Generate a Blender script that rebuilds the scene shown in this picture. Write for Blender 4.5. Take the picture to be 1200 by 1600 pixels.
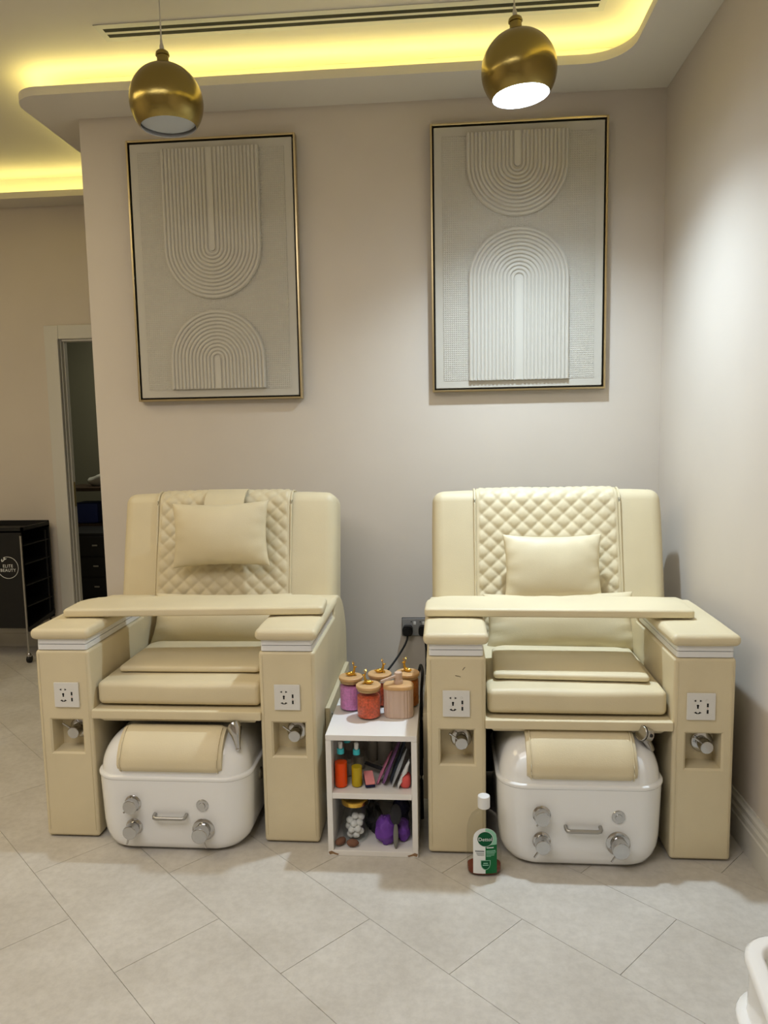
import bpy, bmesh, math, random
from mathutils import Vector, Matrix, noise
for o in list(bpy.data.objects): bpy.data.objects.remove(o)
random.seed(7)
scn = bpy.context.scene
C = scn.collection
PI = math.pi

# ------------------------------------------------------------------ camera, world, lights, exposure
cam = bpy.data.cameras.new('camera'); camo = bpy.data.objects.new('camera', cam); C.objects.link(camo)
CR = [[0.996609, 0.008999, 0.081784], [0.080288, 0.110889, -0.990584], [-0.017983, 0.993792, 0.10979]]
m4 = Matrix(CR).to_4x4(); m4.translation = Vector((0, 0, 1.38)); camo.matrix_world = m4
cam.sensor_fit = 'VERTICAL'; cam.sensor_height = 36.0; cam.lens = 36.0 * 1160 / 1600
cam.clip_start = 0.05; cam.clip_end = 60
scn.camera = camo
scn.view_settings.view_transform = 'Standard'; scn.view_settings.look = 'None'
scn.view_settings.gamma = 1.0; scn.view_settings.use_curve_mapping = False
scn.view_settings.exposure = 0.2
scn.cycles.max_bounces = 6; scn.cycles.diffuse_bounces = 3; scn.cycles.glossy_bounces = 3; scn.cycles.transmission_bounces = 4; scn.cycles.transparent_max_bounces = 12
scn.cycles.use_adaptive_sampling = True; scn.cycles.adaptive_threshold = .02
scn.cycles.caustics_reflective = False; scn.cycles.caustics_refractive = False
w = bpy.data.worlds.new('world'); scn.world = w; w.use_nodes = True
w.node_tree.nodes['Background'].inputs[0].default_value = (1, .95, .88, 1)
w.node_tree.nodes['Background'].inputs[1].default_value = 0.05
def area(name, loc, sx, sy, power, col):
    l = bpy.data.lights.new(name, 'AREA'); l.shape = 'RECTANGLE'; l.size = sx; l.size_y = sy
    l.energy = power; l.color = col
    o = bpy.data.objects.new(name, l); o.location = loc; C.objects.link(o); return o
area('overhead_fill', (-1.2, 0.1, 2.93), 2.2, 1.6, 43, (1.0, .955, .93))  # unseen soft fill, added in place of the room's other overhead lights
area('overhead_fill', (-2.9, 1.9, 2.93), 1.2, 1.6, 24, (1.0, .84, .52))  # added warm fill for the left side, no fixture modelled
area('storeroom_fill', (-2.2, 5.9, 2.58), .3, .3, 13, (1, .95, .75))  # unseen fill added so the room behind the doorway is not black
PEND = 40.0; SPOT = 130.0; COVE = 15.0

# ------------------------------------------------------------------ helpers
def lin(r, g, b):
    f = lambda c: (c/255/12.92) if c/255 <= .04045 else ((c/255+.055)/1.055)**2.4
    return (f(r), f(g), f(b), 1)
def mat(name, rgb, rough=.5, metal=0, noise_s=0, noise_a=0, bump=0, bump_s=200, trans=0, ior=1.45, emit=None, estr=0, spec=None, coat=0, aniso=0, alpha=1):
    m = bpy.data.materials.new(name); m.use_nodes = True
    nt = m.node_tree; b = nt.nodes['Principled BSDF']
    c = lin(*rgb)
    b.inputs['Base Color'].default_value = c; b.inputs['Roughness'].default_value = rough; b.inputs['Metallic'].default_value = metal
    b.inputs['Transmission Weight'].default_value = trans; b.inputs['IOR'].default_value = ior
    b.inputs['Coat Weight'].default_value = coat; b.inputs['Anisotropic'].default_value = aniso
    b.inputs['Alpha'].default_value = alpha
    if spec is not None: b.inputs['Specular IOR Level'].default_value = spec
    if emit: b.inputs['Emission Color'].default_value = (*emit, 1); b.inputs['Emission Strength'].default_value = estr
    tc = nt.nodes.new('ShaderNodeTexCoord')
    if noise_a:
        n = nt.nodes.new('ShaderNodeTexNoise'); n.inputs['Scale'].default_value = noise_s; n.inputs['Detail'].default_value = 2
        nt.links.new(tc.outputs['Object'], n.inputs['Vector'])
        r = nt.nodes.new('ShaderNodeValToRGB')
        r.color_ramp.elements[0].position = .3; r.color_ramp.elements[1].position = .7
        r.color_ramp.elements[0].color = (*[x*(1-noise_a) for x in c[:3]], 1); r.color_ramp.elements[1].color = (*[min(1, x*(1+noise_a)) for x in c[:3]], 1)
        nt.links.new(n.outputs['Fac'], r.inputs['Fac']); nt.links.new(r.outputs['Color'], b.inputs['Base Color'])
    if bump:
        n2 = nt.nodes.new('ShaderNodeTexNoise'); n2.inputs['Scale'].default_value = bump_s; n2.inputs['Detail'].default_value = 1
        nt.links.new(tc.outputs['Object'], n2.inputs['Vector'])
        bp = nt.nodes.new('ShaderNodeBump'); bp.inputs['Strength'].default_value = bump; bp.inputs['Distance'].default_value = .002
        nt.links.new(n2.outputs['Fac'], bp.inputs['Height']); nt.links.new(bp.outputs['Normal'], b.inputs['Normal'])
    return m
M = {}
M['wall'] = mat('wall_paint', (214, 204, 191), .75, noise_s=3, noise_a=.02)
M['ceil'] = mat('ceiling_paint', (226, 220, 208), .8)
M['white_trim'] = mat('white_trim_paint', (214, 211, 202), .45)
M['leather'] = mat('cream_leatherette', (221, 207, 172), .48, noise_s=5, noise_a=.04, bump=.25, bump_s=420)
M['white_plastic'] = mat('white_plastic', (232, 232, 230), .3)
M['ivory_plastic'] = mat('ivory_plastic', (226, 224, 218), .35)
M['black'] = mat('black_plastic', (9, 9, 10), .55)
M['blackmetal'] = mat('black_metal', (8, 8, 9), .35)
M['acrylic'] = mat('white_gloss_acrylic', (244, 244, 242), .12, coat=.5)
M['chrome'] = mat('chrome', (196, 196, 196), .14, 1)
M['satin'] = mat('satin_steel', (176, 174, 170), .36, 1)
M['gold'] = mat('polished_gold', (228, 184, 84), .2, 1)
M['goldframe'] = mat('champagne_gold_frame', (208, 190, 148), .28, 1)
M['brass'] = mat('brushed_brass', (158, 140, 82), .24, 1, aniso=.6, bump=.12, bump_s=90)
M['shade_in'] = mat('shade_white_lining', (222, 222, 224), .6)
M['canvas'] = mat('plaster_canvas', (196, 191, 179), .7, bump=.1, bump_s=300)
M['relief'] = mat('plaster_relief', (200, 195, 183), .65)
M['melamine'] = mat('white_melamine', (236, 233, 228), .35)
M['chip'] = mat('bare_particle_board', (146, 116, 84), .9, noise_s=200, noise_a=.3)
M['bamboo'] = mat('bamboo_wood', (206, 164, 112), .5, noise_s=30, noise_a=.1)
M['beige_ceramic'] = mat('beige_pink_plastic', (206, 178, 158), .45)
M['pinksalt'] = mat('pink_salt', (236, 150, 214), .7, bump=.6, bump_s=260, noise_s=160, noise_a=.15)
M['orangesalt'] = mat('coral_salt', (226, 98, 62), .6, bump=.8, bump_s=240, noise_s=150, noise_a=.3)
M['amber'] = mat('amber_salt', (196, 108, 22), .6, noise_s=100, noise_a=.2)
M['cordwhite'] = mat('white_cord', (205, 200, 190), .5)
M['slot'] = mat('dark_slot', (20, 20, 20), .8)
M['greyplate'] = mat('grey_metal_plate', (170, 170, 170), .35, .6)
M['rubber'] = mat('black_rubber', (12, 12, 13), .5)
M['red'] = mat('red_dot', (190, 50, 40), .5)
M['darkwood'] = mat('dark_brown_wood', (60, 44, 32), .5, noise_s=20, noise_a=.3)
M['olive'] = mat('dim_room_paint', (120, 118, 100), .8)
M['blue'] = mat('blue_plastic', (28, 44, 110), .5)
M['pinkrod'] = mat('pink_plastic', (220, 100, 120), .5)
M['bag'] = mat('white_plastic_bag', (205, 205, 196), .4, noise_s=8, noise_a=.1)
M['yellowbag'] = mat('yellow_plastic', (205, 190, 40), .5)
def thin_glass(name, tint):
    m = bpy.data.materials.new(name); m.use_nodes = True; nt = m.node_tree; nt.nodes.clear()
    o = nt.nodes.new('ShaderNodeOutputMaterial'); mx = nt.nodes.new('ShaderNodeMixShader'); fr = nt.nodes.new('ShaderNodeLayerWeight'); fr.inputs['Blend'].default_value = .12; ml = nt.nodes.new('ShaderNodeMath'); ml.operation = 'MULTIPLY'; ml.inputs[1].default_value = .4
    tr = nt.nodes.new('ShaderNodeBsdfTransparent'); tr.inputs[0].default_value = (*tint, 1); gl = nt.nodes.new('ShaderNodeBsdfGlossy'); gl.inputs['Roughness'].default_value = .06
    nt.links.new(fr.outputs['Facing'], ml.inputs[0]); nt.links.new(ml.outputs[0], mx.inputs[0]); nt.links.new(tr.outputs[0], mx.inputs[1]); nt.links.new(gl.outputs[0], mx.inputs[2]); nt.links.new(mx.outputs[0], o.inputs[0]); return m
M['glass'] = thin_glass('clear_glass', (.96, .97, .97)); M['pet'] = thin_glass('clear_plastic', (.93, .93, .91))
def grid_canvas():
    m = M['canvas'].copy(); m.name = 'perforated_canvas'; nt = m.node_tree; b = nt.nodes['Principled BSDF']
    tc = nt.nodes.new('ShaderNodeTexCoord'); sep = nt.nodes.new('ShaderNodeSeparateXYZ'); nt.links.new(tc.outputs['Object'], sep.inputs[0])
    outs = []
    for a in (0, 2):
        mu = nt.nodes.new('ShaderNodeMath'); mu.operation = 'MULTIPLY'; mu.inputs[1].default_value = 2*PI/.0095; nt.links.new(sep.outputs[a], mu.inputs[0])
        s = nt.nodes.new('ShaderNodeMath'); s.operation = 'SINE'; nt.links.new(mu.outputs[0], s.inputs[0]); outs.append(s)
    mx = nt.nodes.new('ShaderNodeMath'); mx.operation = 'MAXIMUM'; nt.links.new(outs[0].outputs[0], mx.inputs[0]); nt.links.new(outs[1].outputs[0], mx.inputs[1])
    bp = nt.nodes.new('ShaderNodeBump'); bp.inputs['Strength'].default_value = .55; bp.inputs['Distance'].default_value = .0025
    nt.links.new(mx.outputs[0], bp.inputs['Height']); nt.links.new(bp.outputs['Normal'], b.inputs['Normal'])
    return m
M['gridcanvas'] = grid_canvas()
def floor_mat():
    m = bpy.data.materials.new('stone_vinyl_tile'); m.use_nodes = True; nt = m.node_tree; b = nt.nodes['Principled BSDF']
    b.inputs['Roughness'].default_value = .42
    tc = nt.nodes.new('ShaderNodeTexCoord')
    def nz(s, d, r):
        n = nt.nodes.new('ShaderNodeTexNoise'); n.inputs['Scale'].default_value = s; n.inputs['Detail'].default_value = d; n.inputs['Roughness'].default_value = r
        nt.links.new(tc.outputs['Object'], n.inputs['Vector']); return n
    n1 = nz(4.5, 5, .62); n2 = nz(38, 3, .7)
    r1 = nt.nodes.new('ShaderNodeValToRGB'); e = r1.color_ramp.elements
    e[0].position = .32; e[0].color = lin(190, 184, 174); e[1].position = .68; e[1].color = lin(205, 200, 191)
    nt.links.new(n1.outputs['Fac'], r1.inputs['Fac'])
    r2 = nt.nodes.new('ShaderNodeValToRGB'); e = r2.color_ramp.elements
    e[0].position = .35; e[0].color = (.94, .935, .93, 1); e[1].position = .62; e[1].color = (1.05, 1.05, 1.05, 1)
    nt.links.new(n2.outputs['Fac'], r2.inputs['Fac'])
    mx = nt.nodes.new('ShaderNodeMix'); mx.data_type = 'RGBA'; mx.blend_type = 'MULTIPLY'; mx.inputs[0].default_value = 1
    nt.links.new(r1.outputs['Color'], mx.inputs[6]); nt.links.new(r2.outputs['Color'], mx.inputs[7]); nt.links.new(mx.outputs[2], b.inputs['Base Color'])
    return m
M['tile'] = floor_mat()
M['grout'] = mat('tile_joint', (150, 142, 130), .9)

class B:
    def __init__(s): s.bm = bmesh.new(); s.mi = 0
    def _fin(s, verts=None): pass
    def face(s, vs):
        f = s.bm.faces.new(vs); f.material_index = s.mi; return f
    def merge(s, tb, mtx=None):
        if mtx is not None: tb.transform(mtx)
        vm = {v: s.bm.verts.new(v.co) for v in tb.verts}
        for f in tb.faces:
            try: g = s.bm.faces.new([vm[v] for v in f.verts]); g.material_index = s.mi
            except ValueError: pass
        tb.free()
    def box(s, x0, x1, y0, y1, z0, z1, r=0, seg=2, mtx=None):
        t = bmesh.new(); bmesh.ops.create_cube(t, size=1)
        for v in t.verts: v.co = Vector(((x0+x1)/2+v.co.x*(x1-x0), (y0+y1)/2+v.co.y*(y1-y0), (z0+z1)/2+v.co.z*(z1-z0)))
        if r: bmesh.ops.bevel(t, geom=t.edges[:], offset=r, segments=seg, affect='EDGES', profile=.5)
        s.merge(t, mtx); return s
    def loft(s, loops, cap0=True, cap1=True, closed=True):
        rows = [[s.bm.verts.new(p) for p in l] for l in loops]
        n = len(rows[0])
        for a, b in zip(rows, rows[1:]):
            for i in range(n if closed else n-1):
                j = (i+1) % n
                try: s.face((a[i], a[j], b[j], b[i]))
                except ValueError: pass
        if cap0 and closed: s.face(rows[0][::-1])
        if cap1 and closed: s.face(rows[-1])
        return s
    def lathe(s, prof, seg=32, mtx=None, cap0=True, cap1=True):   # prof (r,z)
        mtx = mtx or Matrix()
        return s.loft([[mtx @ Vector((max(r, 1e-5)*math.cos(2*PI*i/seg), max(r, 1e-5)*math.sin(2*PI*i/seg), z)) for i in range(seg)] for r, z in prof], cap0, cap1)
    def cyl(s, p0, p1, r0, r1=None, seg=16, bev=0):
        p0 = Vector(p0); p1 = Vector(p1); d = p1-p0; L = d.length
        q = d.to_track_quat('Z', 'Y').to_matrix().to_4x4(); q.translation = p0
        r1 = r0 if r1 is None else r1
        prof = [(r0, 0), (r1, L)] if not bev else [(r0-bev, 0), (r0-.3*bev, .3*bev), (r0, bev), (r1, L-bev), (r1-.3*bev, L-.3*bev), (r1-bev, L)]
        return s.lathe(prof, seg, q)
    def tube(s, pts, r, seg=8, closed=False):
        pts = [Vector(p) for p in pts]; n = len(pts); loops = []
        up = Vector((0, 0, 1))
        for i, p in enumerate(pts):
            t = (pts[(i+1) % n]-pts[i-1]) if closed else (pts[min(i+1, n-1)]-pts[max(i-1, 0)])
            t.normalize()
            a = t.cross(up)
            if a.length < .05: a = t.cross(Vector((0, 1, 0)))
            a.normalize(); b = a.cross(t); rr = r[i] if isinstance(r, (list, tuple)) else r
            loops.append([p+rr*(a*math.cos(2*PI*k/seg)+b*math.sin(2*PI*k/seg)) for k in range(seg)])
        if closed: loops.append(loops[0])
        return s.loft(loops, not closed, not closed)
    def sphere(s, c, rx, ry=None, rz=None, seg=16, rings=10, mtx=None):
        ry = ry or rx; rz = rz or rx; c = Vector(c)
        loops = []
        for j in range(rings+1):
            a = -PI/2+PI*j/rings; cr = max(math.cos(a), 1e-4)
            loops.append([c+Vector((rx*cr*math.cos(2*PI*i/seg), ry*cr*math.sin(2*PI*i/seg), rz*math.sin(a))) for i in range(seg)])
        if mtx is not None: loops = [[mtx @ p for p in l] for l in loops]
        return s.loft(loops)
    def prism(s, poly, z0, z1):      # poly in xy
        return s.loft([[(x, y, z0) for x, y in poly], [(x, y, z1) for x, y in poly]])
    def prismx(s, poly, x0, x1):     # poly in yz
        return s.loft([[(x0, y, z) for y, z in poly], [(x1, y, z) for y, z in poly]])
    def prismy(s, poly, y0, y1):     # poly in xz
        return s.loft([[(x, y0, z) for x, z in poly], [(x, y1, z) for x, z in poly]])
    def obj(s, name, mats, parent=None, loc=None, rot=None, smooth=True, angle=40, weld=False):
        if weld: bmesh.ops.remove_doubles(s.bm, verts=s.bm.verts, dist=1e-5)
        bmesh.ops.recalc_face_normals(s.bm, faces=s.bm.faces)
        me = bpy.data.meshes.new(name); s.bm.to_mesh(me); s.bm.free()
        if not isinstance(mats, (list, tuple)): mats = [mats]
        for mm in mats: me.materials.append(M[mm] if isinstance(mm, str) else mm)
        if smooth:
            me.polygons.foreach_set('use_smooth', [True]*len(me.polygons))
            me.set_sharp_from_angle(angle=math.radians(angle))
        o = bpy.data.objects.new(name, me); C.objects.link(o)
        if smooth:
            wn = o.modifiers.new('wn', 'WEIGHTED_NORMAL'); wn.keep_sharp = True
        if parent: o.parent = parent
        if loc: o.location = loc
        if rot: o.rotation_euler = rot
        return o
def tag(o, label, cat, group=None, kind=None):
    o['label'] = label; o['category'] = cat
    if group: o['group'] = group
    if kind: o['kind'] = kind
    return o
def thing(name, label, cat, loc=(0, 0, 0), rz=0, group=None):
    o = bpy.data.objects.new(name, None); C.objects.link(o); o.empty_display_size = .05
    o.location = loc; o.rotation_euler = (0, 0, rz); return tag(o, label, cat, group)
def struct(o, label=None):
    o['kind'] = 'structure'
    if label: o['label'] = label
    return o
def copy_tree(o, parent=None):
    c = o.copy(); C.objects.link(c); c.parent = parent
    for ch in list(o.children): copy_tree(ch, c)
    return c
def rrect(x0, x1, y0, y1, r, seg=6):
    pts = []
    for cx, cy, a0 in ((x1-r, y1-r, 0), (x0+r, y1-r, PI/2), (x0+r, y0+r, PI), (x1-r, y0+r, 1.5*PI)):
        for k in range(seg+1):
            a = a0+PI/2*k/seg; pts.append((cx+r*math.cos(a), cy+r*math.sin(a)))
    return pts
def puffbox(hx, hy, hz, r, puff=(0, 0, 0), n=8, wr=0, seed=0):
    """soft upholstered block centred on the origin"""
    def axis(h):
        rr = min(r, h*.999); e = [0, .18*rr, .42*rr, .7*rr, rr]
        core = h-rr
        mid = [-core+2*core*i/n for i in range(1, n)]
        return [-h+x for x in e]+mid+[h-x for x in reversed(e)]
    ax = [axis(h) for h in (hx, hy, hz)]; H = (hx, hy, hz)
    b = B(); vm = {}
    def vert(i, j, k):
        key = (i, j, k)
        if key in vm: return vm[key]
        q = Vector((ax[0][i], ax[1][j], ax[2][k]))
        core = Vector([max(-(H[a]-min(r, H[a])), min(H[a]-min(r, H[a]), q[a])) for a in range(3)])
        d = q-core
        if d.length > 1e-9: q = core+d.normalized()*max(abs(d[0]), abs(d[1]), abs(d[2]))
        u = [q[a]/H[a] for a in range(3)]
        off = Vector((puff[0]*u[0]*max(0, 1-u[1]**2)**.6*max(0, 1-u[2]**2)**.6, puff[1]*u[1]*max(0, 1-u[0]**2)**.6*max(0, 1-u[2]**2)**.6, puff[2]*u[2]*max(0, 1-u[0]**4)**.8*max(0, 1-u[1]**4)**.8))
        q = q+off
        if wr: q += noise.noise_vector(q*9+Vector((seed, 0, 0)))*wr
        vm[key] = b.bm.verts.new(q); return vm[key]
    N = [len(a)-1 for a in ax]
    for a in range(3):
        bb, cc = (a+1) % 3, (a+2) % 3
        for side in (0, N[a]):
            for i in range(N[bb]):
                for j in range(N[cc]):
                    idx = []
                    for di, dj in ((0, 0), (1, 0), (1, 1), (0, 1)):
                        t = [0, 0, 0]; t[a] = side; t[bb] = i+di; t[cc] = j+dj; idx.append(vert(*t))
                    try: b.face(idx)
                    except ValueError: pass
    return b
def pillow(hx, hy, T, n=28, seed=0, sag=0):
    b = B(); top = {}; bot = {}
    for i in range(n+1):
        for j in range(n+1):
            u = math.sin(PI/2*(-1+2*i/n)); v = math.sin(PI/2*(-1+2*j/n))
            x = hx*u*(1-.07*(1-v*v)*abs(u)); y = hy*v*(1-.09*(1-u*u)*abs(v))
            base = max(0, (1-u*u)*(1-v*v))
            t = T*base**.42
            edge = min(1-abs(u), 1-abs(v))
            wv = .10*math.sin(17*u*v+seed)*max(0, 1-edge*3)*t
            nz = noise.noise(Vector((u*1.7+seed, v*1.7, seed)))*.06*T*base**.5
            d = sag*(1-v)*.5*base
            P = Vector((x, y, t+wv+nz+d)); Q = Vector((x, y, -t*.85-wv+nz))
            e = i in (0, n) or j in (0, n)
            vt = b.bm.verts.new(P); top[i, j] = vt; bot[i, j] = vt if e else b.bm.verts.new(Q)
    for i in range(n):
        for j in range(n):
            b.face((top[i, j], top[i+1, j], top[i+1, j+1], top[i, j+1]))
            b.face((bot[i, j], bot[i, j+1], bot[i+1, j+1], bot[i+1, j]))
    return b
def text_pts(txt, size, sx=1.0, space=1.0):
    cu = bpy.data.curves.new('txt', 'FONT'); cu.body = txt; cu.size = size; cu.align_x = 'CENTER'; cu.align_y = 'CENTER'; cu.resolution_u = 3; cu.space_character = space
    o = bpy.data.objects.new('txt', cu); C.objects.link(o)
    dg = bpy.context.evaluated_depsgraph_get(); me = bpy.data.meshes.new_from_object(o.evaluated_get(dg))
    vs = [(v.co.x*sx, v.co.y) for v in me.vertices]; fs = [tuple(p.vertices) for p in me.polygons]
    bpy.data.objects.remove(o); bpy.data.meshes.remove(me)
    return vs, fs

# ------------------------------------------------------------------ the room
XR, YB, XL, YF, Y0, XW = .975, 3.48, -1.667, 4.60, -3.0, -4.2
ZS, ZC = 2.83, 2.955
# floor of staggered rectangular tiles laid on the diagonal
fb = B(); fb.box(XW, XR, Y0, 7.0, -.06, -.0025); floor = struct(fb.obj('floor', 'grout', smooth=False))
U2 = Vector((.7385, -.6743)); N2 = Vector((.6743, .7385))
def clip(poly, a, c, keep):
    out = []
    for i in range(len(poly)):
        p, q = poly[i-1], poly[i]; fp = keep*(p[a]-c) <= 0; fq = keep*(q[a]-c) <= 0
        if fp != fq:
            t = (c-p[a])/(q[a]-p[a]); out.append((p[0]+(q[0]-p[0])*t, p[1]+(q[1]-p[1])*t))
        if fq: out.append(q)
    return out
TW, TL, GAP = .307, .61, .0015
tile_full = None
for r in range(-20, 30):
    for k in range(-20, 20):
        n0 = .682+r*TW; u0 = -1.789+.303*r+k*TL
        poly = [tuple(U2*(u0+du)+N2*(n0+dn)) for du, dn in ((GAP/2, GAP/2), (TL-GAP/2, GAP/2), (TL-GAP/2, TW-GAP/2), (GAP/2, TW-GAP/2))]
        cx = sum(p[0] for p in poly)/4; cy = sum(p[1] for p in poly)/4
        if cy < -.6 or cx < -3.6 or cy > 4.9 or (cx > XL+.4 and cy > YB+.45): continue
        cp = poly
        for a, c, kp in ((0, XR-.003, 1), (0, XW+.003, -1), (1, YF-.003 if cx < -9 else YF+.1, 1)): cp = clip(cp, a, c, kp) if cp else cp
        if len(cp) < 3: continue
        if cp == poly or len(cp) == 4 and all(abs(a[0]-b_[0])+abs(a[1]-b_[1]) < 1e-9 for a, b_ in zip(sorted(cp), sorted(poly))):
            if tile_full is None:
                b = B(); q = [(p[0]-cx, p[1]-cy) for p in poly]; b.prism(q, -.0024, 0); o = b.obj('tile', 'tile', floor, (cx, cy, 0), smooth=False); tile_full = o
            else:
                o = tile_full.copy(); C.objects.link(o); o.parent = floor; o.location = (cx, cy, 0)
        else:
            b = B(); b.prism(cp, -.0024, 0); b.obj('tile', 'tile', floor, smooth=False)
b = B(); b.prism([(XW+.01, Y0+.01), (XR-.01, Y0+.01), (XR-.01, -.95), (XW+.01, -.95)], -.0024, -.0004); b.prism([(XW+.01, -.95), (-3.95, -.95), (-3.95, 4.5), (XW+.01, 4.5)], -.0024, -.0004)
o = b.obj('tile_field', 'tile', floor, smooth=False); o['kind'] = 'stuff'
# object-space grain varies per tile because each copied tile has its own origin; give the texture world coordinates through Geometry
nt = M['tile'].node_tree
geo = nt.nodes.new('ShaderNodeNewGeometry')
for n in nt.nodes:
    if n.type == 'TEX_NOISE': nt.links.new(geo.outputs['Position'], n.inputs['Vector'])

struct(B().box(XR, XR+.1, Y0, YF+.2, 0, 3.02).obj('wall_right', 'wall', smooth=False))
struct(B().box(XL, XR, YB, YB+.14, 0, ZS).obj('wall_back', 'wall', smooth=False))
DX0, DX1, DZ = -2.415, -1.56, 1.985       # door opening in the far wall
b = B(); b.box(XW, DX0, YF, YF+.06, 0, 3.02); b.box(DX1, XR, YF, YF+.06, 0, 3.02); b.box(DX0, DX1, YF, YF+.06, DZ, 3.02)
struct(b.obj('wall_far', 'wall', smooth=False))
struct(B().box(XW-.1, XW, Y0, YF+.06, 0, 3.02).obj('wall_left', 'wall', smooth=False))
struct(B().box(XW-.1, XR+.1, Y0-.1, Y0, 0, 3.02).obj('wall_front', 'wall', smooth=False))
struct(B().box(XW-.1, XR+.1, Y0-.1, 7.1, ZC, ZC+.06).obj('ceiling', 'ceil', smooth=False))

# dropped soffit with rounded corners and a light cove behind its lip
SX, SY, RX = -1.86, 3.225, .745
def soff_path(off, y_end):
    """front edge of the soffit, moved back by off: right side, concave corner, front, convex corner, left side"""
    pts = [(RX+off, Y0+.02)]
    R1 = max(.02, .17-off); cx, cy = RX+off-R1, SY+off-R1
    for k in range(13): a = PI/2*k/12; pts.append((cx+R1*math.cos(a), cy+R1*math.sin(a)))
    R2 = max(.03, .13-off*.5); cx, cy = SX+off+R2, SY+off+R2
    for k in range(13): a = 1.5*PI-PI/2*k/12; pts.append((cx+R2*math.cos(a), cy+R2*math.sin(a)))
    pts.append((SX+off, y_end)); return pts
edge = soff_path(0, YF-.0)
poly = edge+[(XR, YF), (XR, Y0+.02)]
b = B(); b.prism(poly, ZS, ZS+.036); struct(b.obj('ceiling_soffit', 'ceil', angle=30))
ris = soff_path(.15, YF)
b = B(); b.loft([[(x, y, ZS+.036) for x, y in ris], [(x, y, ZC) for x, y in ris]], closed=False); struct(b.obj('ceiling_cove_riser', 'ceil', angle=30))
led = soff_path(.05, YF-.1)
def emis(name, col, s):
    m = bpy.data.materials.new(name); m.use_nodes = True; nt = m.node_tree; nt.nodes.clear()
    e = nt.nodes.new('ShaderNodeEmission'); e.inputs[0].default_value = (*col, 1); e.inputs[1].default_value = s
    o = nt.nodes.new('ShaderNodeOutputMaterial'); nt.links.new(e.outputs[0], o.inputs[0]); return m
M['led'] = emis('yellow_led', (1.0, .85, .27), COVE)
def resample(p, d):
    out = [Vector(p[0])]
    for a, c in zip(p, p[1:]):
        a, c = Vector(a), Vector(c); n = max(1, int((c-a).length/d))
        out += [a+(c-a)*(i+1)/n for i in range(n)]
    return out
b = B(); b.tube([(x, y, ZS+.036+.007) for x, y in led], .0068, 6); tag(b.obj('led_strip', 'led'), 'glowing yellow light strip hidden in the cove above the pictures', 'light strip')
FZ = 2.795; FY = YF-.175
b = B(); b.box(XW, SX-.0, FY, YF, FZ, FZ+.036); b.box(XW, SX, FY+.15, YF, FZ+.036, ZC); struct(b.obj('ceiling_soffit', 'ceil', smooth=False))
b = B(); b.tube([(XW+.05, FY+.05, FZ+.043), (SX-.02, FY+.05, FZ+.043)], .0068, 6); tag(b.obj('led_strip', 'led'), 'glowing yellow light strip in the cove over the doorway wall', 'light strip')

# baseboards
def baseboard(name, p0, p1, into, h=.15):
    """profiled skirting from p0 to p1; into = direction into the room"""
    prof = [(0, 0), (.02, 0), (.02, .085), (.017, .09), (.017, .108), (.012, .118), (.014, .124), (.014, .134), (.008, .142), (.006, h), (0, h)]
    b = B(); i = Vector((*into, 0))
    b.loft([[Vector((*p, 0))+i*d+Vector((0, 0, z)) for d, z in prof] for p in (p0, p1)])
    return struct(b.obj(name, 'white_trim', smooth=False))
baseboard('baseboard_right', (XR, Y0), (XR, YB), (-1, 0))
baseboard('baseboard_back', (XL, YB), (XR-.02, YB), (0, -1))
baseboard('baseboard_far', (XW, YF), (DX0-.1, YF), (0, -1), .125)

# door casing and the dim room behind it
door = struct(B().box(DX0-.092, DX0, YF-.02, YF, 0, DZ+.085, .004).obj('door_1', 'white_trim'), 'white door casing of the dark doorway')
B().box(DX0, DX1+.1, YF-.02, YF, DZ, DZ+.085, .004).obj('head_casing', 'white_trim', door)
B().box(DX0-.016, DX0, YF-.028, YF-.02, 0, DZ, .003).obj('casing_bead', 'white_trim', door)
B().box(DX0-.004, DX0+.006, YF, YF+.062, 0, DZ).obj('jamb', 'white_trim', door)
B().box(DX0+.006, DX0+.012, YF+.03, YF+.062, 0, DZ).obj('door_stop', 'white_trim', door)
B().box(DX0+.012, DX1, YF, YF+.062, DZ-.012, DZ).obj('head_jamb', 'white_trim', door)
B().box(DX0+.0118, DX0+.0135, YF+.036, YF+.058, .92, 1.08, .0005).obj('strike_plate', 'goldframe', door)
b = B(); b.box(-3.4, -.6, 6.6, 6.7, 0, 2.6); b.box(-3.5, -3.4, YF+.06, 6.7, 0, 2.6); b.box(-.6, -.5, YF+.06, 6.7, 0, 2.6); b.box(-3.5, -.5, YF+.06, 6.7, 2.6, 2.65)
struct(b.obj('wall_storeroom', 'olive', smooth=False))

# ------------------------------------------------------------------ linear air diffuser in the raised ceiling
vx0, vx1, vy0, vy1 = -1.34, .62, 2.958, 3.082
t = thing('air_diffuser', 'long white slot air diffuser set in the raised ceiling', 'air vent', ((vx0+vx1)/2, (vy0+vy1)/2, ZC))
hw, hd = (vx1-vx0)/2, (vy1-vy0)/2
for y0, y1 in ((-hd, -hd+.030), (-.008, .008), (hd-.030, hd)):
    B().box(-hw, hw, y0, y1, -.003, 0, .0008, 1).obj('frame_bar', 'white_trim', t)
for s in (-1, 1): B().box(min(s*hw, s*(hw-.026)), max(s*hw, s*(hw-.026)), -hd, hd, -.0032, 0, .0008, 1).obj('frame_end', 'white_trim', t)
for y0 in (-.020, .020): B().box(-hw+.026, hw-.026, y0-.012, y0+.012, -.0025, -.0005).obj('slot', 'slot', t)

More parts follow.
